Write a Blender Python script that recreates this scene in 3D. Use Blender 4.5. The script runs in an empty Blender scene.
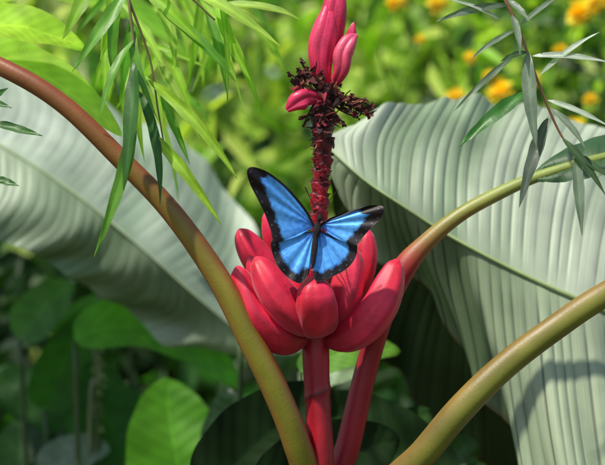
import bpy, math, random
import numpy as np
from mathutils import Vector, Matrix, noise
random.seed(7); rng=np.random.default_rng(7)
sc=bpy.context.scene
D=1.5; K=0.0009; CZ=1.2
def at(px,py,y=0.0):
    k=(D+y)/D
    return Vector(((px-302.5)*K*k, y, CZ+(232.5-py)*K*k))
def S(r,g,b):
    f=lambda c:((c/255)/12.92 if c/255<0.04045 else ((c/255+0.055)/1.055)**2.4)
    return np.array([f(r),f(g),f(b)])
def cr(pts,n):
    P=[np.array(p,float) for p in pts]
    if len(P)==2: return np.array([P[0]+(P[1]-P[0])*i/(n-1) for i in range(n)])
    P=[2*P[0]-P[1]]+P+[2*P[-1]-P[-2]]
    m=len(P)-3; out=[]
    for i in range(n):
        u=i/(n-1)*m; k=min(int(u),m-1); f=u-k
        a,b,c,d=P[k:k+4]
        out.append(0.5*((2*b)+(-a+c)*f+(2*a-5*b+4*c-d)*f*f+(-a+3*b-3*c+d)*f**3))
    return np.array(out)
# ---------------- materials
def material(name,rough=0.5,trans=0.0,sheen=0.0,nscale=40,namp=0.25,bump=0.15,bscale=200,spec=0.5,metal=0.0,fine=0.0,tcol=(0.9,1.25,0.35),coat=0.0,specks=0.0):
    m=bpy.data.materials.new(name); m.use_nodes=True; nt=m.node_tree; N=nt.nodes; L=nt.links
    N.clear(); out=N.new('ShaderNodeOutputMaterial'); bs=N.new('ShaderNodeBsdfPrincipled')
    ca=N.new('ShaderNodeVertexColor'); ca.layer_name='Col'
    tc=N.new('ShaderNodeTexCoord')
    no=N.new('ShaderNodeTexNoise'); no.inputs['Scale'].default_value=nscale; no.inputs['Detail'].default_value=6
    L.new(tc.outputs['Object'],no.inputs['Vector'])
    mr=N.new('ShaderNodeMapRange'); mr.inputs['From Min'].default_value=0.3; mr.inputs['From Max'].default_value=0.7
    mr.inputs['To Min'].default_value=1-namp; mr.inputs['To Max'].default_value=1+namp
    L.new(no.outputs['Fac'],mr.inputs['Value'])
    vm=N.new('ShaderNodeVectorMath'); vm.operation='SCALE'
    L.new(ca.outputs['Color'],vm.inputs[0]); L.new(mr.outputs['Result'],vm.inputs['Scale'])
    col=vm.outputs['Vector']
    nb=N.new('ShaderNodeTexNoise'); nb.inputs['Scale'].default_value=bscale; nb.inputs['Detail'].default_value=4
    L.new(tc.outputs['Object'],nb.inputs['Vector'])
    h=nb.outputs['Fac']
    if specks>0:
        ms=N.new('ShaderNodeMapRange'); ms.inputs['From Min'].default_value=0.62; ms.inputs['From Max'].default_value=0.70
        ms.inputs['To Min'].default_value=1.0; ms.inputs['To Max'].default_value=1-specks
        L.new(nb.outputs['Fac'],ms.inputs['Value'])
        v3=N.new('ShaderNodeVectorMath'); v3.operation='SCALE'
        L.new(col,v3.inputs[0]); L.new(ms.outputs['Result'],v3.inputs['Scale']); col=v3.outputs['Vector']
    bp=N.new('ShaderNodeBump'); bp.inputs['Strength'].default_value=bump; bp.inputs['Distance'].default_value=0.002
    if fine>0:
        mp=N.new('ShaderNodeMapping'); mp.inputs['Scale'].default_value=(fine,1.6,1)
        L.new(tc.outputs['UV'],mp.inputs['Vector'])
        nf=N.new('ShaderNodeTexNoise'); nf.inputs['Scale'].default_value=1.0; nf.inputs['Detail'].default_value=3
        L.new(mp.outputs['Vector'],nf.inputs['Vector'])
        m2=N.new('ShaderNodeMapRange'); m2.inputs['From Min'].default_value=0.3; m2.inputs['From Max'].default_value=0.7
        m2.inputs['To Min'].default_value=0.84; m2.inputs['To Max'].default_value=1.13
        L.new(nf.outputs['Fac'],m2.inputs['Value'])
        v2=N.new('ShaderNodeVectorMath'); v2.operation='SCALE'
        L.new(col,v2.inputs[0]); L.new(m2.outputs['Result'],v2.inputs['Scale']); col=v2.outputs['Vector']
        h=nf.outputs['Fac']
    L.new(h,bp.inputs['Height']); L.new(bp.outputs['Normal'],bs.inputs['Normal'])
    L.new(col,bs.inputs['Base Color'])
    rr=N.new('ShaderNodeMapRange'); rr.inputs['To Min'].default_value=max(0.05,rough-0.12); rr.inputs['To Max'].default_value=min(1,rough+0.12)
    L.new(no.outputs['Fac'],rr.inputs['Value']); L.new(rr.outputs['Result'],bs.inputs['Roughness'])
    bs.inputs['Specular IOR Level'].default_value=spec; bs.inputs['Metallic'].default_value=metal
    bs.inputs['Sheen Weight'].default_value=sheen; bs.inputs['Sheen Roughness'].default_value=0.4
    bs.inputs['Coat Weight'].default_value=coat
    if sheen>0: bs.inputs['Sheen Tint'].default_value=(1,0.6,0.7,1)
    if trans>0:
        tr=N.new('ShaderNodeBsdfTranslucent'); mx=N.new('ShaderNodeMixShader'); mx.inputs[0].default_value=trans
        mm=N.new('ShaderNodeVectorMath'); mm.operation='MULTIPLY'; mm.inputs[1].default_value=tcol
        L.new(col,mm.inputs[0]); L.new(mm.outputs['Vector'],tr.inputs['Color'])
        L.new(bs.outputs[0],mx.inputs[1]); L.new(tr.outputs[0],mx.inputs[2]); L.new(mx.outputs[0],out.inputs['Surface'])
    else: L.new(bs.outputs[0],out.inputs['Surface'])
    return m
M_stem=material('stalk_skin',rough=0.46,nscale=22,namp=0.2,bump=0.09,bscale=420,specks=0.2)
M_fruit=material('velvet_fruit_skin',rough=0.48,sheen=0.22,nscale=60,namp=0.22,bump=0.12,bscale=800,specks=0.22)
M_bract=material('bract_skin',rough=0.42,nscale=70,namp=0.2,bump=0.15,bscale=400,trans=0.15,tcol=(1.3,.6,.7))
M_rach=material('rachis_skin',rough=0.5,nscale=120,namp=0.4,bump=0.5,bscale=500,specks=0.4)
M_dry=material('dried_petal',rough=0.85,nscale=200,namp=0.5,bump=0.6,bscale=600)
M_blade=material('banana_leaf_blade',rough=0.42,trans=0.12,nscale=11,namp=0.24,bump=0.25,fine=420,spec=0.5,tcol=(.8,1.2,.5))
M_blade2=material('matte_leaf_blade',rough=0.62,trans=0.01,nscale=9,namp=0.25,bump=0.25,fine=420,spec=0.15,tcol=(.6,1.1,.3))  # matte blade, for the painted-shade flap and the dark understory leaves
M_leaf=material('green_leaf',rough=0.42,trans=0.42,nscale=50,namp=0.2,bump=0.1,bscale=300,tcol=(1.0,1.35,0.35))
M_glow=material('thin_leaf',rough=0.5,trans=0.6,nscale=30,namp=0.2,bump=0.1,bscale=200,tcol=(1.1,1.5,0.3))
M_far=material('foliage',rough=0.5,trans=0.5,nscale=6,namp=0.3,bump=0.0,tcol=(1.1,1.35,0.4))
M_wing=material('butterfly_wing',rough=0.45,nscale=300,namp=0.12,bump=0.12,bscale=1800,metal=0.3)
M_body=material('butterfly_body',rough=0.9,nscale=400,namp=0.4,bump=0.8,bscale=1500)
M_pet=material('flower_petal',rough=0.5,trans=0.4,tcol=(1.2,1.1,0.4),nscale=60,namp=0.15,bump=0)
M_bark=material('bark',rough=0.9,nscale=30,namp=0.5,bump=0.8,bscale=60)
M_soil=material('soil',rough=0.95,nscale=3,namp=0.5,bump=0.8,bscale=20)
# ---------------- mesh helpers
def mk(name,V,F,C,mat,smooth=True,uv=None,parent=None):
    me=bpy.data.meshes.new(name); V=np.asarray(V,float)
    me.from_pydata([tuple(v) for v in V],[],[tuple(int(i) for i in f) for f in F])
    ca=me.color_attributes.new('Col','FLOAT_COLOR','POINT')
    C=np.asarray(C,float)
    if C.ndim==1: C=np.tile(C,(len(V),1))
    C4=np.ones((len(V),4)); C4[:,:3]=np.clip(C,0,1); ca.data.foreach_set('color',C4.ravel())
    if uv is not None:
        ul=me.uv_layers.new(name='UVMap'); li=np.empty(len(me.loops),int); me.loops.foreach_get('vertex_index',li)
        ul.data.foreach_set('uv',np.asarray(uv,float)[li].ravel())
    me.materials.append(mat)
    if smooth: me.polygons.foreach_set('use_smooth',[True]*len(me.polygons))
    me.update()
    o=bpy.data.objects.new(name,me); sc.collection.objects.link(o)
    if parent is not None: par(o,parent)
    return o
def par(o,p):
    o.parent=p; o.matrix_parent_inverse=Matrix.Translation(p.location).inverted() if p.type=='EMPTY' else Matrix.Identity(4)
def thing(name,loc,label,cat,group=None):
    e=bpy.data.objects.new(name,None); e.location=loc; e.empty_display_size=0.05; sc.collection.objects.link(e)
    e['label']=label; e['category']=cat
    if group: e['group']=group
    return e
def grid_faces(n,m,wrap=False,off=0):
    F=[]
    for i in range(n-1):
        for j in range(m if wrap else m-1):
            j2=(j+1)%m
            F.append((off+i*m+j,off+i*m+j2,off+(i+1)*m+j2,off+(i+1)*m+j))
    return F
def tube_data(pts,rad,col,n=60,seg=20,shape=None,ref=(0,-1,0)):
    C=cr(pts,n); R=cr([[r] for r in rad],n)[:,0]
    T=np.gradient(C,axis=0); T/=np.linalg.norm(T,axis=1)[:,None]+1e-12
    nrm=np.array(ref,float); nrm-=T[0]*nrm.dot(T[0])
    if np.linalg.norm(nrm)<1e-3: nrm=np.array([0,0,1.])-T[0]*T[0][2]
    nrm/=np.linalg.norm(nrm)
    V=[];CC=[]
    for i in range(n):
        nrm=nrm-T[i]*nrm.dot(T[i]); nrm/=np.linalg.norm(nrm); b=np.cross(T[i],nrm); t=i/(n-1)
        for j in range(seg):
            a=2*math.pi*j/seg
            r=max(R[i],1e-5)*(shape(t,a) if shape else 1)
            V.append(C[i]+r*(math.cos(a)*nrm+math.sin(a)*b)); CC.append(col(t,a) if callable(col) else col)
    F=grid_faces(n,seg,True)
    F.append(tuple(range(seg))[::-1]); F.append(tuple(range((n-1)*seg,n*seg)))
    return V,F,CC
def tube(name,pts,rad,col,mat,parent=None,**k):
    V,F,C=tube_data(pts,rad,col,**k)
    return mk(name,V,F,C,mat,parent=parent)
def blade(name,Mp,Ep,col,parent,nv=34,amp=0.0016,bulge=0.01,nt=520,ns=26,sweep=0.0,mat=None,edge=None,line=0.75,gw=0.14,rag=1.0,wave=0.0):
    M=cr(Mp,nt); E=cr(Ep,nt)
    s=np.linspace(0,1,ns)[None,:,None]
    tt=np.linspace(0,1,nt)
    G=M[:,None,:]*(1-s)+E[:,None,:]*s
    if sweep:
        for j in range(ns):
            sj=j/(ns-1); q=np.clip(tt-sweep*math.sin(math.pi*sj)*0.5,0,1)
            for a in range(3):
                G[:,j,a]=np.interp(q,tt,M[:,a])*(1-sj)+np.interp(q,tt,E[:,a])*sj
    du=np.gradient(G,axis=0); dv=np.gradient(G,axis=1)
    Nn=np.cross(du,dv); ln=np.linalg.norm(Nn,axis=2,keepdims=True); Nn=Nn/(ln+1e-12)
    flip=np.where(Nn[:,:,1:2]>0,-1,1); Nn=Nn*flip
    ss=s[:,:,0]; t2=tt[:,None]
    wob=np.array([noise.noise(Vector((t*14,0,0))) for t in tt])[:,None]
    ph=nv*t2+0.9*wob
    cell=np.array([noise.noise(Vector((math.floor(p)*3.3,1.5,0))) for p in ph[:,0]])[:,None]
    rid=np.abs(np.sin(np.pi*ph))**0.5*(1+0.8*cell)-0.6
    env=np.clip(ss*6,0,1)*np.clip((1-t2)*8,0.1,1)
    big=np.array([[noise.noise(Vector((t*5,q*1.2,3.7))) for q in np.linspace(0,1,ns)] for t in tt])
    med=np.array([[noise.noise(Vector((t*13+q*.8,q*.7,8.7))) for q in np.linspace(0,1,ns)] for t in tt])
    edg=np.array([noise.noise(Vector((t*17,9.2,0))) for t in tt])[:,None]*ss**3
    disp=amp*rid*env+bulge*np.sin(np.pi*ss)*0.6+rag*(0.012*big*ss+0.010*edg)+wave*med*ss**.6
    G=G+Nn*disp[:,:,None]
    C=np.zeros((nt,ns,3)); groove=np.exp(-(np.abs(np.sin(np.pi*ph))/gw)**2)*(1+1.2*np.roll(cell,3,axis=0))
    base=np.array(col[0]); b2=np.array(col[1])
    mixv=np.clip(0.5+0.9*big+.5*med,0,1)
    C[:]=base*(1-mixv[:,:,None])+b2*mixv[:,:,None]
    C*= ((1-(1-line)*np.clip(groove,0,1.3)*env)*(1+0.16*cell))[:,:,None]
    if edge is not None:
        w=np.clip((ss-0.975)/0.02,0,1)[:,:,None]*np.ones((nt,1,1)); C=C*(1-w)+np.array(edge)*w
    uv=np.stack([np.broadcast_to(t2,(nt,ns)),np.broadcast_to(ss,(nt,ns))],axis=2).reshape(-1,2)
    return mk(name,G.reshape(-1,3),grid_faces(nt,ns),C.reshape(-1,3),mat or M_blade,uv=uv,parent=parent)
def leaf_data(base,tip,w,bow=(0,0,0),nrm=(0,-1,0.3),col=(.1,.2,.03),n=16,fat=0.5,fold=0.25,m=7,veins=0,pw=0.85):
    b=np.array(base);t=np.array(tip);bow=np.array(bow,float);L=np.linalg.norm(t-b)
    V=[];C=[]
    N0=np.array(nrm,float)
    for i in range(n):
        u=i/(n-1); c=b+(t-b)*u+bow*4*u*(1-u)*L
        T=(t-b)+bow*4*(1-2*u)*L; T/=np.linalg.norm(T)
        side=np.cross(T,N0); side/=np.linalg.norm(side)+1e-9; N=np.cross(side,T)
        prof=(math.sin(math.pi*u**(0.5+0.5*(1-fat)+0.0))**pw) if 0<u<1 else 0.0
        prof=max(prof,0.03)*(1+(0.05 if not veins else 0.015)*math.sin(u*23+w*999))
        for j in range(m):
            q=(j/(m-1)-0.5)*2
            k=1.25 if j==m//2 else (1-0.12*abs(q)+0.06*math.sin(u*40+abs(q)*5)); dz=0
            if veins:
                ph=(u-0.22*abs(q)*prof)*veins; fz=abs((ph%1)-0.5)*2
                k*=1+0.25*max(0,(fz-.7)/.3)
                dz=-0.006*w*(1-fz)**2
                if j==m//2: k=1.35
            V.append(c+side*q*w*0.5*prof+N*(abs(q)**1.3*fold*w*0.5*prof+0.04*w*math.sin(u*15+q*2)*(.5 if veins else 1)+dz))
            C.append(np.array(col)*k)
    return V,grid_faces(n,m),C
def leaf(name,base,tip,w,parent,mat=None,**k):
    V,F,C=leaf_data(base,tip,w,**k); return mk(name,V,F,C,mat or M_leaf,parent=parent)

# ================= GROUND
n=60; xs=np.linspace(-1,1,n); V=[];
for a in xs:
    for b in xs:
        x=a*abs(a)*400; y=b*abs(b)*400; V.append((x,y,0.03*noise.noise(Vector((x*.8,y*.8,0))) if abs(x)<20 and abs(y)<20 else 0))
g=mk('ground',V,[f[::-1] for f in grid_faces(n,n)],S(70,66,36),M_soil); g['kind']='structure'

# ================= MAIN PLANT
plant=thing('banana_plant',(0.03,0.03,0),'pink velvet banana plant with ripe magenta fruit and dark red stalk','banana plant')
crim=S(158,16,34); olive=S(126,132,38); redb=S(150,52,34)
def psc(t,a): return S(96,110,45)*(0.8+0.25*math.sin(a*3+t*9)) *(1-t*0.2)
tube('pseudostem',[(0.03,0.03,-0.02),(0.032,0.03,0.3),(0.03,0.03,0.6),(0.025,0.025,0.86)],[0.055,0.048,0.042,0.03],psc,M_stem,plant,n=50,seg=28)
def c_stalk(t,a):
    k=0.5+0.5*noise.noise(Vector((t*9,math.cos(a)*1.2,math.sin(a)))); c=crim*(0.6+0.7*k)
    for q in (0.30,0.52,0.74): c=c*(1-0.6*math.exp(-((t-q-0.012*math.sin(a))/0.006)**2))
    return c
def stsh(t,a): return 1+0.05*math.sin(a*3+1)+0.04*noise.noise(Vector((t*14,math.cos(a),math.sin(a))))+sum(0.07*math.exp(-((t-q-0.012*math.sin(a))/0.012)**2) for q in (0.30,0.52,0.74))
tube('fruit_stalk',[(0.022,0.02,0.80),at(325,520,0.0),at(321,465,-0.005),at(318,400,-0.005),at(316,350,-0.003),at(317,318,0),at(318,295,0.003)],[0.016,0.0135,0.0125,0.0115,0.0122,0.013,0.008],c_stalk,M_stem,plant,n=160,seg=28,shape=stsh)
def nzf(t,a,s=1.0): return noise.noise(Vector((t*9*s,math.cos(a)*1.3,math.sin(a)*1.3)))
def smo(x): x=min(max(x,0),1); return x*x*(3-2*x)
def c2(t,a):
    f=smo((t-0.44)/0.18+0.1*nzf(t,a)); e=(0.5+0.5*math.cos(a-2.3))**1.3
    up=S(150,66,44)*e+S(130,130,52)*(1-e)
    g=smo((t-0.60)/0.2); up=up*(1-g)+(S(132,148,66)*(1-.6*e)+S(140,80,50)*.6*e)*g
    return (crim*0.9*(1-f)+up*f)*(1+.15*nzf(t,a,2))
def groove(t,a): return 1-0.14*math.exp(-((math.cos(a-2.2)-1)/0.10)**2)+0.03*math.sin(3*a)
tube('leaf_stalk',[(0.04,0.035,0.82),at(336,500,.03),at(350,440,.028),at(367,368,.025),at(383,315,.02),at(402,272,.02),at(426,243,.02),at(460,215,.02),at(500,193,.02),at(540,176,.02),at(600,158,.02),at(680,140,.03)],[0.016,0.0125,0.0115,0.0105,0.0105,0.0112,0.0082,0.0068,0.0062,0.005,0.004,0.002],c2,M_stem,plant,n=200,seg=28,shape=groove)
def c3(t,a):
    f=smo((t-0.35)/0.5+0.06*nzf(t,a))
    e=(0.5+0.5*math.cos(a-1.9))**3; e2=(0.5+0.5*math.cos(a+1.7))**3
    low=olive*(1-e)+redb*e; low=low*(1-0.75*e2)+S(150,66,42)*0.75*e2
    u=(0.5+0.5*math.cos(a+0.4))**2; up=S(136,54,34)*(1-.45*u)+S(134,112,56)*.45*u
    return (low*(1-f)+up*f)*(1+.15*nzf(t,a,2))
tube('leaf_stalk',[(0.02,0.03,0.82),at(312,500,.0),at(296,440,-.02),at(276,390,-.03),at(250,338,-.035),at(218,277,-.04),at(172,212,-.04),at(122,160,-.04),at(62,103,-.04),at(0,66,-.03),at(-90,30,0)],[0.017,0.0138,0.0124,0.012,0.0114,0.0104,0.0094,0.0087,0.0082,0.008,0.006],c3,M_stem,plant,n=240,seg=40,shape=groove)
def c4(t,a):
    e=(0.5+0.5*math.cos(a-1.9))**3; e2=(0.5+0.5*math.cos(a+1.5))**3
    c=S(110,120,38)*(1-e)+S(124,62,38)*e
    return (c*(1-0.6*e2)+S(140,92,48)*0.6*e2)*(1+.15*nzf(t,a,2))
tube('leaf_stalk',[(0.05,0.02,0.84),at(375,510,0),at(425,452,-.03),at(462,408,-.04),at(505,366,-.04),at(555,328,-.04),at(608,293,-.04),at(700,245,-.02),at(760,225,0.02)],[0.017,0.0135,0.0128,0.0125,0.0118,0.0112,0.0108,0.009,0.005],c4,M_stem,plant,n=200,seg=40,shape=groove)
lf1=(S(44,76,38),S(66,100,56))
Mq=[at(526,182,.02),at(560,169,.02),at(600,158,.02),at(640,150,.025),at(680,140,.03)]
blade('leaf_blade',Mq,[at(526,181,.02),at(556,154,.03),at(600,136,.05),at(645,125,.06),at(680,139,.03)],lf1,plant,nv=12,amp=.0006,bulge=0.004,nt=160,ns=14,rag=.15)
blade('leaf_blade',Mq,[at(526,183,.02),at(562,182,.01),at(602,176,.0),at(645,165,.0),at(680,141,.03)],lf1,plant,nv=12,amp=.0006,bulge=0.004,nt=160,ns=14,rag=.15)

def fruit(pts,r,seed,lab=None):
    P=[at(*p) for p in pts]; r*=K
    C=cr(P,200); ts=[0,0.14,0.32,0.5,0.68,0.83,0.94,0.985,1.0]; Q=[C[int(t*199)] for t in ts]
    rad=[0.42*r,0.75*r,0.98*r,1.04*r,1.0*r,0.86*r,0.56*r,0.25*r,0.08*r]
    ph=seed*1.7
    def sh(t,a): return 1+0.055*math.cos(4*(a+ph)+0.4*t)+0.025*math.cos(8*(a+ph))+0.035*noise.noise(Vector((t*4,math.cos(a)*1.5,seed)))
    tipc=S(96,50,36)
    def c(t,a):
        k=noise.noise(Vector((t*3+seed,math.cos(a)*1.2,math.sin(a)*1.2)))
        base=(S(204,14,40)*(0.6-.6*k)+S(226,50,90)*(.4+.6*k))*(1+0.15*k)
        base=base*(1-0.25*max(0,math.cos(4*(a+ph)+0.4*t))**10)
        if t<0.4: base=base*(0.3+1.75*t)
        st=noise.noise(Vector((t*5,math.cos(a)*14,math.sin(a)*14+seed))); base=base*(1+.14*st)
        sp=noise.noise(Vector((t*45,math.cos(a)*12,math.sin(a)*12+seed)))
        if sp>0.5: base=base*0.7
        f=min(max((t-0.97)/0.03,0),1); return base*(1-f)+tipc*f
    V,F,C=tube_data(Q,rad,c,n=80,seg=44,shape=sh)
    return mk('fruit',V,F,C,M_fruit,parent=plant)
fr=[([(308,334,0),(284,337,-.02),(254,316,-.03),(237,266,-.025)],17),
([(306,315,.03),(281,290,.025),(258,260,.02),(239,229,.015)],15.5),
([(312,328,-.012),(299,318,-.035),(278,296,-.043),(255,257,-.038)],17.5),
([(317,325,-.012),(317,318,-.036),(316,302,-.052),(315,277,-.058)],20.5),
([(324,336,0),(350,334,-.015),(379,308,-.025),(398,259,-.02)],18.5),
([(328,318,.02),(346,300,.018),(361,270,.014),(368,229,.01)],15),
([(325,325,-.008),(340,308,-.02),(348,282,-.022),(354,247,-.018)],16),
([(308,305,.03),(290,275,.035),(278,245,.035),(267,210,.03)],13.5),
([(318,300,.035),(321,270,.04),(322,245,.04),(324,215,.04)],13),
([(306,325,.01),(290,312,.005),(268,296,.002),(250,256,-.002)],13),
([(310,318,-.01),(302,300,-.018),(297,280,-.02),(292,254,-.016)],13)]
for i,(p,r) in enumerate(fr): fruit(p,r,i+1)

def rph(t,a):
    w=0.22*noise.noise(Vector((t*9,math.cos(a)*1.5,math.sin(a)*1.5)))
    return t*15+0.28*math.sin(2*a+math.floor(t*15)*1.9)+w
def rsh(t,a):
    s=rph(t,a)%1.0
    return 0.74+0.40*(s**1.2)*(0.75+0.5*abs(noise.noise(Vector((t*20,math.cos(a)*2.5,math.sin(a)*2.5)))))
def rcol(t,a):
    s=rph(t,a)%1.0
    f=min(max((t-.5)/.3,0),1); b=S(172,18,42)*(1-f)+S(84,24,30)*f
    return b*(0.22+0.95*s) if s<0.92 else S(62,20,22)
tube('rachis',[at(318,300,.003),at(319,262,0),at(319,225,-.002),at(320,190,0),at(323,155,0),at(323,120,0),at(328,84,0)],[.008,.008,.008,.0084,.009,.0112,.009],rcol,M_rach,plant,n=340,seg=44,shape=rsh)
def bract(pts,rad,cA,cB,flat=0.75,ph=0.0):
    def sh(t,a): return (1+0.04*math.cos(3*a+ph+3*t)+.06*noise.noise(Vector((t*4,math.cos(a)+ph,math.sin(a)))))*(flat+(1-flat)*abs(math.sin(a)))+0.14*math.exp(-((math.cos(a-0.9-ph-t)-1)/0.03)**2)
    def c(t,a):
        k=noise.noise(Vector((t*4+ph,math.cos(a)*2,math.sin(a)*2)))
        st=0.93+0.10*math.sin(a*22+3*k)
        f=min(1,max(0,t*1.3)); return (cA*(1-f)+cB*f)*(1+0.4*k)*st
    tube('bract',[at(*p) for p in pts],[r*K for r in rad],c,M_bract,plant,n=70,seg=56,shape=sh)
pk=S(232,60,104); pk2=S(200,26,62); pk3=S(240,98,130)
bract([(327,90,0),(321,70,-.002),(320,48,-.002),(326,22,0),(331,-2,.002)],[5,10.5,12.5,10.5,2.5],pk2,pk)
bract([(330,60,.004),(331,30,.006),(335,5,.004),(338,-20,.004)],[8,13,12,3],pk2,pk,ph=1)
bract([(333,86,-.006),(341,70,-.010),(343,54,-.010),(350,41,-.008),(357,35,-.006)],[4,8,9.5,8,2],pk2,pk3,flat=0.6,ph=2)
bract([(322,100,-.008),(309,97,-.012),(298,101,-.014),(287,110,-.012)],[4,8,10,3],pk2,pk,flat=0.5,ph=4)
leaf('bract',at(335,74,-.008),at(354,22,-.004),18*K,plant,bow=(.10,-.08,0),nrm=(.8,-1,.1),fold=-.5,col=pk,n=30,m=15,pw=.6,mat=M_bract)
V=[];F=[];C=[]
def addm(d):
    o=len(V); V.extend(d[0]); F.extend([tuple(i+o for i in f) for f in d[1]]); C.extend(d[2])
cent=[(318,80,10),(322,96,12),(322,112,12),(321,126,10),(342,100,8),(304,84,9),(360,110,7),(334,88,9),(350,104,6),(310,74,7),(322,142,9),(330,120,8),(312,112,8)]
for i in range(270):
    cx,cy,rr=random.choice(cent); 
    y0=random.uniform(-.018,.012)
    b=at(cx+random.uniform(-.7,.7)*rr*0.8,cy+random.uniform(-.7,.7)*rr,y0)
    d=Vector((random.uniform(-1,1),random.uniform(-.8,.5),random.uniform(-.8,.9))).normalized()*random.uniform(4,14)*K
    col=random.choice([S(70,32,30),S(96,38,34),S(46,24,24),S(130,80,56),S(130,28,44),S(80,40,34)])
    if i%3: addm(leaf_data(b,b+d,random.uniform(3,8)*K,bow=(random.uniform(-.3,.3),random.uniform(-.3,.3),random.uniform(-.3,.3)),nrm=(random.uniform(-1,1),-1,random.uniform(-1,1)),col=col,n=8,fold=random.uniform(-.9,.9)))
    else:
        m_=b+d*0.5+Vector((random.uniform(-3,3)*K,0,random.uniform(-3,3)*K)); addm(tube_data([b,m_,b+d*1.3],[.0009,.0007,.0004],col,n=8,seg=6))
for (x,y) in [(296,80),(290,74),(303,64),(308,72),(352,96),(366,100),(371,114),(298,88),(358,118),(363,108),(348,112),(299,70),(372,106),(300,60),(344,124),(304,124)]:
    b=at(322,95,-.004); e=at(x,y,-.008); m_=(b+e)/2+Vector((0,0,random.uniform(-4,5)*K)); addm(tube_data([b,m_,e],[.0012,.0009,.0007],S(60,28,26),n=12,seg=6))
    for q in range(4):
        d=Vector((random.uniform(-1,1),random.uniform(-.5,.5),random.uniform(-1,1))).normalized()*4*K
        addm(leaf_data(e,e+d,3*K,nrm=(random.uniform(-1,1),-1,.4),col=S(90,45,35),n=6,fold=.5))
for i in range(34):
    y=random.uniform(130,205); a=random.uniform(-1.6,1.6); r=9.5
    b=at(321+math.sin(a)*r*.8,y,-math.cos(a)*r*K*.8); e=at(321+math.sin(a)*r*1.15,y-random.uniform(1,5),-math.cos(a)*r*K*1.2)
    addm(leaf_data(b,e,random.uniform(2,5)*K,nrm=(random.uniform(-.5,.5),-.3,1),col=random.choice([S(80,24,28),S(120,24,40),S(60,22,24)]),n=5,fold=.4))
mk('dried_flower_cluster',V,F,C,M_dry,parent=plant)

# ================= BUTTERFLY
bf=thing('butterfly',at(317,235,-.062),'bright blue butterfly with black wing margins resting on pink fruit','butterfly')
blueA=S(10,76,196); blueB=S(92,174,248); blk=S(24,17,18)
def wing(name,root,costa,margin,inner,y0,yt,mw,cw,dots,veins,yfun=None):
    out=[root]+costa+margin+inner+[root]; nu,nv=320,70
    O=cr([(p[0],p[1],0) for p in out],nu)[:,:2]
    mar=cr([(p[0],p[1],0) for p in [costa[-1]]+margin],80)[:,:2]; cos=cr([(p[0],p[1],0) for p in [root]+costa],60)[:,:2]
    r=np.array(root,float); V=[];C=[]
    far=max(np.linalg.norm(O-r,axis=1))
    for i in range(nu):
        for j in range(nv):
            v=(j/(nv-1)); p=r+(O[i]-r)*v
            d=np.linalg.norm(p-r)/far; mi=np.linalg.norm(mar-p,axis=1); k=mi.argmin(); dm=mi[k]; mt=k/79
            dc=np.linalg.norm(cos-p,axis=1).min()
            yy=y0+(yt-y0)*d**1.3+0.0010*math.sin(i/nu*40)*d
            V.append(at(p[0],p[1],yy))
            nz=noise.noise(Vector((p[0]*.25,p[1]*.25,0)))*1.6
            nf=noise.noise(Vector((p[0]*.8,p[1]*.8,4)))*1.3
            w=mw(mt)+nz+nf+0.6*math.cos(mt*math.pi*2*7)
            fb=min(max((w-dm)/3.0+0.5,0),1); fc=min(max((cw-dc)/1.2+0.5,0),1)
            f=max(fb,fc)
            u=i/(nu-1)
            for q in veins:
                f=max(f,0.55*max(0,1-(abs(u-q)*far*2.6*v)/0.6)*min(1,max(0,(v-0.35)*2.5)))
            br=0.5+0.5*math.sin(d*4.0-.5)+0.22*nz
            br=min(max(br,0),1)
            c=blueA*(1-br)+blueB*br; fd=min(1,max(0,(0.16-d)/0.14)); c=c*(1-0.7*fd)
            c=np.array(c)*(1-f)+blk*f
            if dots:
                sp=(mt*dots)%1.0
                if math.hypot((sp-0.5)*70/dots,dm-2.9)<0.55: c=S(110,105,110)
                elif dm<0.6: c=S(66,48,42)
            C.append(c)
    return mk(name,V,grid_faces(nu,nv),C,M_wing,parent=bf)
wing('hindwing',(314,231),[(298,234),(280,237),(271,241)],[(272,252),(277,265),(285,275),(293,281),(301,283),(307,277)],[(311,265),(313,246)],-.061,-.068,lambda t:8.6,1.0,8,[.3,.4,.48,.56,.64,.72])
wing('hindwing',(318,230),[(334,238),(346,240),(356,242)],[(357,252),(353,262),(345,270),(334,276),(323,281),(315,280)],[(313,266),(315,246)],-.061,-.067,lambda t:8.8,1.0,8,[.3,.4,.48,.56,.64,.72])
wing('forewing',(315,226),[(308,212),(298,199),(284,184),(268,172),(253,167)],[(247,171),(250,184),(257,198),(264,212),(270,228),(275,242)],[(292,238),(306,232)],-.062,-.078,lambda t:16-9.5*t if t<0.7 else 9.3,2.6,8,[.42,.5,.58,.66,.74,.82])
wing('forewing',(319,225),[(330,218),(346,212),(362,207),(376,205)],[(384,208),(381,218),(372,227),(364,236),(356,245)],[(340,240),(328,233)],-.062,-.076,lambda t:17-10*t if t<0.7 else 10,2.6,8,[.42,.5,.58,.66,.74,.82])
tube('body',[at(320,213,-.066),at(319.5,218,-.066),at(318.5,222,-.065),at(317,230,-.065),at(315.5,238,-.065),at(314.5,248,-.066),at(313,262,-.067),at(312.5,269,-.067)],[.0006,.0024,.0017,.0036,.0025,.0027,.0019,.0005],lambda t,a:S(34,26,26)*(0.8+0.5*math.sin(t*60)**2*(t>.5)),M_body,bf,n=90,seg=20)
for e in ([(319,214,-.066),(311,200,-.07),(305,187,-.072)],[(321,214,-.066),(330,200,-.07),(338,190,-.072)]):
    tube('antenna',[at(*p) for p in e],[.00035,.0003,.0006],S(25,20,20),M_body,bf,n=20,seg=8)
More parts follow.
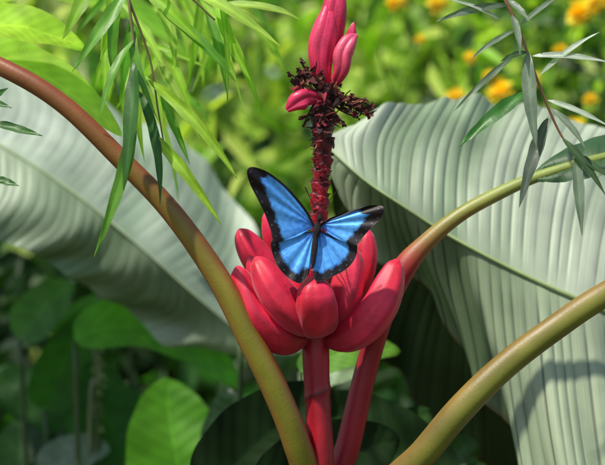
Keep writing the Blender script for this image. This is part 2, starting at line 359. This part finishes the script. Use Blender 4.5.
for e in ([(316,225,-.062),(309,222,-.045),(305,228,-.02)],[(320,225,-.062),(326,221,-.04),(326,230,-.008)],[(316,232,-.062),(310,240,-.05),(309,250,-.03)],[(319,232,-.062),(325,240,-.05),(328,252,-.03)]):
    tube('leg',[at(*p) for p in e],[.0005,.0004,.0003],S(25,20,20),M_body,bf,n=14,seg=8)

# ================= BIG BANANA LEAF, RIGHT
bp2=thing('banana_plant',(0.75,0.45,0),'broad grey green banana leaf with pleated veins and a dark flap painted as its shade','banana plant')
tube('pseudostem',[(0.75,.45,-.02),(0.75,.45,.5),(0.74,.44,.9)],[.07,.06,.04],psc,M_stem,bp2,n=40,seg=24)
Mr=[at(760,400,.30),at(690,352,.18),at(605,311,.13),at(550,287,.12),at(500,263,.12),at(450,236,.125),at(400,204,.13),at(362,178,.14),at(322,142,.16)]
Ur=[at(780,300,.4),at(730,215,.34),at(655,160,.30),at(590,126,.29),at(530,106,.28),at(475,94,.27),at(430,97,.26),at(372,118,.22),at(322,140,.165)]
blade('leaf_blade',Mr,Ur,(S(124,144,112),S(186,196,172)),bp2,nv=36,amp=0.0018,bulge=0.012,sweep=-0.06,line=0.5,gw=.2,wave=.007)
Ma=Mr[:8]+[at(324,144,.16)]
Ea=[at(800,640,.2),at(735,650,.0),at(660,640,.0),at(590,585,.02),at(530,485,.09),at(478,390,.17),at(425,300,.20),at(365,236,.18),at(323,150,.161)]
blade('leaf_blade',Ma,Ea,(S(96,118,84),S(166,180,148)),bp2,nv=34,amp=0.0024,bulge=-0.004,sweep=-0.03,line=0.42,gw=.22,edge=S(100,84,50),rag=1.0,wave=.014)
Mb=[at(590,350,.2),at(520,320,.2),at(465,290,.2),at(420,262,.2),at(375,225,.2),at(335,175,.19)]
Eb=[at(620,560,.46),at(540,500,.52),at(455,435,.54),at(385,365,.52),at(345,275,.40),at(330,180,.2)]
blade('leaf_blade',Mb,Eb,(S(40,56,34),S(66,84,52)),bp2,nv=26,amp=0.002,bulge=-0.01,sweep=-0.03,line=0.45,edge=S(70,50,30),mat=M_blade2)  # separate blade in dark colours, standing in for shade behind the lit blade
tube('midrib',[(0.74,.44,.88),at(800,450,.36)]+[p+Vector((0,-.002,0)) for p in Mr],[.02,.012,.006,.0042,.0026,.0022,.0019,.0017,.0014,.001,.0006],S(150,170,112),M_stem,bp2,n=200,seg=14)
# ================= LEFT LEAF
bp3=thing('banana_plant',(-0.75,0.8,0),'pale waxy banana leaf behind a red brown stalk','banana plant')
tube('pseudostem',[(-.75,.8,-.02),(-.75,.8,.5),(-.74,.79,.9)],[.07,.06,.04],psc,M_stem,bp3,n=40,seg=24)
Ml=[at(-170,70,.58),at(-80,105,.5),at(0,145,.47),at(70,190,.46),at(130,238,.46),at(195,295,.47),at(262,352,.5)]
Ul=[at(-150,0,.75),at(-70,40,.7),at(10,72,.66),at(100,103,.66),at(188,140,.64),at(248,225,.58),at(264,350,.5)]
Ll=[at(-190,200,.5),at(-110,220,.42),at(-30,232,.42),at(30,252,.44),at(85,288,.48),at(160,334,.52),at(261,356,.51)]
blade('leaf_blade',Ml,Ul,(S(134,152,128),S(186,196,178)),bp3,nv=40,amp=0.0009,sweep=-.06,line=0.78,wave=.012)
blade('leaf_blade',Ml,Ll,(S(98,120,90),S(156,170,144)),bp3,nv=40,amp=0.0009,sweep=-.06,line=0.76,wave=.016)
tube('midrib',[(-.74,.79,.88),at(-260,110,.6)]+[p+Vector((0,-.001,0)) for p in Ml],[.02,.014,.006,.004,.0022,.0018,.0014,.0012,.0006],S(160,176,136),M_stem,bp3,n=140,seg=14)

# ================= TWIGS
tw1=thing('hanging_branch',at(130,-60,-.06),'slender hanging branch with long narrow bright green leaves','branch')
tube('twig',[at(126,-60,-.06),at(129,0,-.06),at(134,45,-.06),at(138,90,-.065),at(134,125,-.07)],[.0018,.0014,.0012,.001,.0006],S(120,110,60),M_stem,tw1,n=50,seg=8)
tube('twig',[at(129,0,-.06),at(150,60,-.05),at(158,110,-.05),at(165,150,-.05)],[.0012,.001,.0008,.0006],S(120,110,60),M_stem,tw1,n=50,seg=8)
tube('twig',[at(129,-30,-.06),at(180,-10,-.03),at(215,20,-.02)],[.0014,.0012,.0008],S(120,110,60),M_stem,tw1,n=50,seg=8)
gD=S(66,112,44); gM=S(104,156,50); gY=S(156,196,58); gL=S(184,214,92)
L1=[((134,62),(123,190),16,gD,-.07),((134,118),(94,257),13,gM,-.07),((150,132),(222,226),12,gY,-.05),((148,80),(238,180),12,gY,-.05),((160,10),(236,82),12,gM,-.02),((180,-14),(282,48),14,gL,0),((128,-10),(72,72),14,gM,-.05),((120,0),(118,95),12,gM,-.03),((112,-20),(100,60),15,gY,-.02),((132,20),(158,120),10,gM,-.05),((140,-15),(205,48),14,gY,-.02),((200,0),(262,118),11,gY,.05),((205,10),(228,100),10,gM,.03),((138,90),(160,205),10,gD,-.04),((158,60),(200,140),10,gL,-.02),((90,-20),(62,40),16,gY,.02),((215,5),(300,20),11,gL,.04),((134,40),(100,120),10,gM,-.06),((160,90),(190,165),9,gM,-.02),((150,-10),(175,70),12,gL,0.02)]
for i in range(38):
    x=random.uniform(100,235); y=random.uniform(-40,85 if x<170 else 25); a=random.gauss(.35 if x>140 else -.2,.55); l=random.uniform(50,130)
    L1.append(((x,y),(x+l*math.sin(a),y+l*math.cos(a)),random.uniform(6,14),random.choice([gM,gY,gY,gL]),random.uniform(.0,.40)))
for b,t,w,c,y in L1:
    leaf('leaf',at(b[0],b[1],y),at(t[0],t[1],y-.02),w*K,tw1,bow=(random.uniform(-.08,.09),-.06,.05),nrm=(random.uniform(-.8,.8),-1,random.uniform(-.2,.9)),col=c*random.uniform(.85,1.2),n=24,mat=M_glow if y>-.03 else M_leaf)
tw3=thing('broad_leaf_plant',at(-60,60,.1)*1,'broad yellow green leaves glowing in sunlight','plant')
tube('stem',[Vector((-.42,.1,0)),Vector((-.40,.1,.7)),at(-60,90,.1),at(-50,40,.1)],[.008,.006,.004,.003],S(90,100,40),M_stem,tw3,n=50,seg=10)
for b,t,w,c,y in [((-50,30),(86,50),58,S(196,232,70),.05),((-40,50),(122,136),56,S(200,234,100),.08),((-50,20),(78,-12),54,S(190,226,66),.12),((-50,80),(40,70),40,S(130,180,60),.14),((-30,-10),(125,18),44,S(170,212,70),.2),((40,-30),(190,60),40,S(150,196,70),.34)]:
    leaf('leaf',at(b[0],b[1],y),at(t[0],t[1],y+.02),w*K,tw3,bow=(0,0,.1),nrm=(-.3,-1,.9),col=c,n=70,m=25,veins=11,mat=M_glow,pw=.7)
tw4=thing('hanging_branch',at(-60,90,-.05),'small dark green pointed leaves on a thin twig','branch')
tube('twig',[at(-90,60,-.05),at(-40,90,-.05),at(-8,120,-.05),at(-6,185,-.05)],[.002,.0016,.0012,.0008],S(90,80,50),M_stem,tw4,n=30,seg=8)
for b,t,w in [((-20,98),(12,108),8),((-8,122),(43,136),9),((-6,178),(19,186),8),((-8,150),(-30,180),9),((-10,100),(8,88),7)]:
    leaf('leaf',at(b[0],b[1],-.05),at(t[0],t[1],-.06),w*K,tw4,col=gD,nrm=(.2,-1,.4))
tw2=thing('hanging_branch',at(500,-60,-.04),'drooping twig with narrow grey green leaves','branch')
tube('twig',[at(492,-60,-.04),at(504,-5,-.04),at(516,22,-.04),at(530,60,-.045),at(545,100,-.045),at(560,133,-.04),at(576,156,-.04)],[.002,.0017,.0015,.0013,.0012,.001,.0007],S(150,105,75),M_stem,tw2,n=60,seg=8)
gG=S(125,140,120); gW=S(190,200,185); gK=S(72,98,58)
for b,t,w,c in [((527,92),(458,147),15,S(62,120,40)),((528,52),(537,150),14,gG),((548,118),(519,208),14,S(88,100,86)),((514,56),(452,113),6,gG),((508,5),(436,22),8,gG),((500,20),(450,0),6,gW),((532,56),(612,63),7,gW),((547,100),(612,128),6,gW),((540,75),(600,32),6,gW),((520,25),(562,-6),6,gG),((562,138),(606,196),8,gK),((576,155),(582,236),11,gG),((576,155),(612,180),10,gK),((512,15),(520,55),7,gG),((527,52),(500,62),6,gK),((508,0),(530,22),7,gG),((550,108),(586,150),7,gG),((516,30),(470,60),5,gG)]:
    leaf('leaf',at(b[0],b[1],-.045),at(t[0],t[1],-.06),w*K,tw2,bow=(random.uniform(-.04,.04),-.03,.04),nrm=(random.uniform(-.5,.5),-1,random.uniform(0,.8)),col=c,n=22)

# ================= UNDERSTORY
def broad(name,b,t,w,y0,y1,col,parent,nrm=(0,-1,.5),bow=(0,0,.1),fold=.25,mat=None): 
    leaf(name,at(b[0],b[1],y0),at(t[0],t[1],y1),w*K*(D+y0)/D,parent,bow=bow,nrm=nrm,col=col,n=80,m=31,veins=10,fold=fold,mat=mat,pw=.55,fat=.7)
us=thing('understory_plant',(-.2,.55,0),'low plant with rounded overlapping green leaves','plant')
for b,t,w,y0,y1,c,nr,bw,mt in [((196,520),(168,378),112,.46,.52,S(104,168,46),(0.3,-1,.4),(-.05,0,0),M_glow),((75,340),(240,388),66,.55,.57,S(120,190,72),(0,-1,.9),(0,0,.2),M_glow),((95,325),(228,340),34,.6,.6,S(140,190,104),(0,-1,1.4),(0,0,.12),M_glow),((240,500),(226,388),70,.42,.44,S(34,66,30),(-.3,-1,-.1),(0,0,0),None),
 ((130,480),(90,360),74,.62,.66,S(58,104,42),(.3,-1,.3),(0,0,0),M_glow),((45,410),(85,310),56,.7,.7,S(66,112,50),(.4,-1,.2),(0,0,0),M_glow),((60,430),(-10,375),56,.8,.8,S(54,98,46),(0,-1,.5),(0,0,.1),M_glow),((70,440),(140,395),44,.72,.7,S(60,110,50),(0,-1,.5),(0,0,.1),M_glow),((20,340),(75,285),50,.7,.7,S(96,140,80),(0,-1,.5),(0,0,.1),M_glow),((40,475),(110,450),44,.6,.6,S(120,136,120),(0,-1,.5),(0,0,.1),None),((130,310),(50,335),36,.75,.7,S(110,160,90),(0,-1,.5),(0,0,.1),M_glow),((20,500),(20,420),70,.7,.74,S(44,80,38),(.2,-1,.2),(0,0,0),None)]:
    broad('leaf',b,t,w,y0,y1,c,us,nr,bw,mat=mt)
    q=at(b[0],b[1],y0); tube('stem',[Vector((-.2+random.uniform(-.05,.05),.55,0)),Vector((q.x*.8-.04,q.y,q.z*.55)),q],[.006,.005,.003],S(60,80,35),M_stem,us,n=24,seg=8)
us2=thing('understory_plant',(.06,.4,0),'low plant with broad dark green and pale leaves','plant')
for b,t,w,y0,y1,c,nr,bw,mt in [((300,372),(400,352),40,.24,.28,S(110,160,60),(0,-1,.6),(0,0,.1),None),((300,388),(372,372),30,.3,.3,S(140,164,124),(0,-1,.6),(0,0,.1),None),((380,490),(445,425),44,.3,.3,S(130,150,116),(0,-1,.4),(0,0,.1),None),((400,480),(480,448),50,.42,.4,S(70,110,50),(0,-1,.4),(0,0,.1),None),((240,330),(300,352),60,.40,.38,S(150,166,140),(0,-1,.6),(0,0,.1),None),
 ((205,500),(330,392),100,.16,.22,S(30,52,22),(.1,-1,.0),(0,0,.06),M_blade2),((450,500),(300,400),96,.22,.26,S(34,58,26),(0,-1,-.1),(0,0,.05),M_blade2),((260,500),(400,440),90,.13,.18,S(28,50,20),(0,-1,0),(0,0,.05),M_blade2),((330,520),(430,410),70,.28,.3,S(46,78,34),(0,-1,.1),(0,0,.05),M_blade2)]:
    broad('leaf',b,t,w,y0,y1,c,us2,nr,bw,mat=mt)
    q=at(b[0],b[1],y0); tube('stem',[Vector((.06+random.uniform(-.05,.05),.4,0)),Vector((q.x*.9,q.y,q.z*.55)),q],[.006,.005,.003],S(60,80,35),M_stem,us2,n=24,seg=8)
vn=thing('hanging_vine',at(95,250,.6),'thin hanging vine with tiny leaves','vine')
tube('stem',[at(110,250,.6),at(96,320,.6),at(99,380,.6),at(90,430,.6),at(92,900,.6)],[.002,.003,.0035,.003,.003],S(110,115,80),M_stem,vn,n=60,seg=8)
V=[];F=[];C=[]
for i in range(90):
    y=random.uniform(262,430); x=99+random.uniform(-4,4); b=at(x,y,.6); addm(leaf_data(b,b+Vector((random.uniform(-1,1),random.uniform(-1,1),random.uniform(-.6,.6)))*.011,.005,col=S(130,150,95),n=6))
mk('foliage',V,F,C,M_leaf,parent=vn)

# ================= BACKGROUND FOLIAGE
def scatter(name,centers,radii,cols,counts,L,W,parent=None,droop=0.4,mat=None):
    Vs=[];Cs=[]
    for c,r,col,nn in zip(centers,radii,cols,counts):
        p=rng.normal(0,0.5,(nn,3))*np.array(r)+np.array(c)
        d=rng.normal(0,1,(nn,3)); d[:,2]-=droop; d/=np.linalg.norm(d,axis=1)[:,None]
        a=rng.normal(0,1,(nn,3))+np.array([-.3,-1.0,1.0]); s=np.cross(d,a); s/=np.linalg.norm(s,axis=1)[:,None]+1e-9; N=np.cross(s,d)
        l=L*rng.uniform(.55,1.3,(nn,1)); w=W*rng.uniform(.6,1.3,(nn,1))
        pts=np.stack([p,p+d*l*.3+s*w*.5+N*w*.15,p+d*l*.68+s*w*.36+N*w*.1-N*l*.05,p+d*l-N*l*.15,p+d*l*.68-s*w*.36+N*w*.1-N*l*.05,p+d*l*.3-s*w*.5+N*w*.15],axis=1)
        Vs.append(pts.reshape(-1,3))
        cc=np.array(col)[None,:]*rng.uniform(.55,1.45,(nn,1))+np.array([.05,.03,0])*rng.uniform(0,1,(nn,1))*np.mean(col)
        Cs.append(np.repeat(cc,6,axis=0))
    V=np.concatenate(Vs);C=np.concatenate(Cs);n=len(V)//6
    b=np.arange(n)*6
    F=np.concatenate([np.stack([b,b+1,b+2,b+3],1),np.stack([b,b+3,b+4,b+5],1)])
    return mk(name,V,F,C,mat or M_far,smooth=False,parent=parent)
cen=[];rad=[];col=[];cnt=[]
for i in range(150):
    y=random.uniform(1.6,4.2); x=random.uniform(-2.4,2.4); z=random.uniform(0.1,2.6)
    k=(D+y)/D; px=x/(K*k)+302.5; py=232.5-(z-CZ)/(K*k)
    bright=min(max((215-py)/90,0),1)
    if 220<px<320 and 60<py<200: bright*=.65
    c=S(56,96,34)*(1-bright)+S(186,216,84)*bright  # sunlit top and shaded bottom painted into the leaf colour
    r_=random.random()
    if r_<.27: c=c*0.35  # dark clumps painted as shaded gaps
    elif bright>.5 and r_<.62: c=S(244,250,176)  # pale clumps painted as sun highlights
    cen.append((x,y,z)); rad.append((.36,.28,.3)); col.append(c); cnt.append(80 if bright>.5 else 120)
o=scatter('background_foliage',cen,rad,col,cnt,.10,.045); o['kind']='stuff'; o['label']='dense garden foliage, sunlight and shade painted as light and dark green'; o['category']='foliage'
cen=[];rad=[];col=[];cnt=[]
for i in range(50):
    y=random.uniform(1.0,1.7); x=random.uniform(-.9,1.0); z=random.uniform(1.25,1.95)
    cen.append((x,y,z)); rad.append((.22,.12,.16)); col.append(random.choice([S(150,196,60),S(96,146,50),S(214,232,110),S(50,86,36)])); cnt.append(9)
o=scatter('shrub_sprays',cen,rad,col,cnt,.085,.026,droop=.8); o['kind']='stuff'; o['label']='sparse sprays of narrow yellow green leaves'; o['category']='foliage'
cen=[];rad=[];col=[];cnt=[]
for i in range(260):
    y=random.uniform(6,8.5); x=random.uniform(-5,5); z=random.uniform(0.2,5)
    b=min(max((z-0.9)/.8,0),1); c=S(50,82,32)*(1-b)+S(212,232,128)*b  # colour brightens with height, painting sunlight onto the upper leaves
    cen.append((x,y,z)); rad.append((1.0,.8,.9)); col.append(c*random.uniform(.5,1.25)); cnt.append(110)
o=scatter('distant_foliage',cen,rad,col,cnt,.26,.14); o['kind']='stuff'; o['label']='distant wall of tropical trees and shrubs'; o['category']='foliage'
cen=[];rad=[];col=[];cnt=[]
for i in range(60):
    y=random.uniform(.85,1.5); x=random.uniform(-1.1,.9); z=random.uniform(.1,1.02)
    cen.append((x,y,z)); rad.append((.2,.15,.18)); col.append(S(52,94,42)*random.uniform(.4,1.8)); cnt.append(60)  # shade of the low growth is put into dark leaf colours
o=scatter('undergrowth',cen,rad,col,cnt,.08,.035); o['kind']='stuff'; o['label']='dark shaded undergrowth below the banana leaves'; o['category']='undergrowth'
sh=thing('flowering_shrub',(.7,1.5,0),'shrub with golden yellow flowers among lime leaves','shrub')
tube('trunk',[(.7,1.5,0),(.68,1.5,.6),(.6,1.5,1.15)],[.03,.022,.012],S(80,65,45),M_bark,sh,n=30,seg=12)
fl=[(500,92,16),(455,98,13),(580,14,18),(573,186,18),(598,2,16),(396,3,13),(437,4,14),(560,52,10),(575,128,13),(532,80,10),(470,58,8),(592,176,14),(420,40,7),(488,76,8),(590,100,9)]
for (x,y,r) in fl:
    yy=.95 if not (x>565 and y>120) else .5
    V=[];F=[];C=[]; c0=at(x,y,.95); R=r*K*(D+.95)/D
    for q in range(24):
        a=q*.79+random.uniform(-.3,.3); e=random.uniform(.7,1.0) if q<14 else .35; d=Vector((math.cos(a)*e,-.5 if q<14 else -.9,math.sin(a)*e))*R
        addm(leaf_data(c0+Vector((random.uniform(-.2,.2),0,random.uniform(-.2,.2)))*R,c0+d,R*.7,bow=(0,-.1,0),nrm=(-.3,-1,1.0),col=random.choice([S(255,236,50),S(255,242,80),S(255,214,36)]),n=8))
    mk('flower',V,F,C,M_pet,parent=sh)
    tube('stem',[c0+Vector((0,.004,0)),c0+Vector((random.uniform(-.03,.03),.05,-.1)),Vector((c0.x*.7+.2,1.3,1.2)),Vector((.61,1.5,1.1))],[.0015,.002,.003,.005],S(130,160,60),M_stem,sh,n=20,seg=6)
scatter('foliage',[(.2+random.random()*.8,1.45+random.random()*.3,1.15+random.random()*.5) for i in range(12)],[(.18,.12,.15)]*12,[S(185,216,84)]*6+[S(70,110,40)]*6,[34]*12,.07,.03,parent=sh)
tr=thing('tree',(-.56,1.2,0),'slender tree with reddish brown trunk','tree')
tube('trunk',[(-.56,1.2,0),(-.54,1.2,.6),(-.53,1.22,1.3),(-.62,1.3,2.6)],[.035,.028,.022,.015],lambda t,a:S(110,64,44)*(1+.3*math.sin(9*a+t*30)),M_bark,tr,n=60,seg=16)
scatter('crown',[(-.62+random.uniform(-.3,.3),1.3+random.uniform(-.2,.3),2.5+random.uniform(-.3,.4)) for i in range(8)],[(.3,.2,.2)]*8,[S(70,110,40)]*8,[50]*8,.1,.04,parent=tr)

# ================= LIGHT, CAMERA
to_sun=Vector((-0.40,-0.36,0.84)).normalized()
w=bpy.data.worlds.new('World'); sc.world=w; w.use_nodes=True; nt=w.node_tree
sky=nt.nodes.new('ShaderNodeTexSky'); sky.sky_type='NISHITA'; sky.sun_disc=False
sky.sun_elevation=math.asin(to_sun.z); sky.sun_rotation=math.atan2(to_sun.x,to_sun.y)
nt.links.new(sky.outputs[0],nt.nodes['Background'].inputs['Color']); nt.nodes['Background'].inputs['Strength'].default_value=0.15
sl=bpy.data.lights.new('sun','SUN'); sl.energy=5.0; sl.angle=math.radians(1.5); sl.color=(1,.94,.84)
so=bpy.data.objects.new('sun',sl); sc.collection.objects.link(so); so.rotation_euler=to_sun.to_track_quat('Z','Y').to_euler(); so.location=(0,0,5)
cam=bpy.data.cameras.new('camera'); co=bpy.data.objects.new('camera',cam); sc.collection.objects.link(co)
co.location=(0,-D,CZ); co.rotation_euler=(math.radians(90),0,0); cam.sensor_width=36; cam.lens=36*D/(605*K); cam.clip_end=2000; cam.clip_start=.05
cam.dof.use_dof=True; cam.dof.focus_distance=D-.04; cam.dof.aperture_fstop=5.2
sc.camera=co
sc.view_settings.view_transform='Standard'; sc.view_settings.look='None'; sc.view_settings.exposure=0
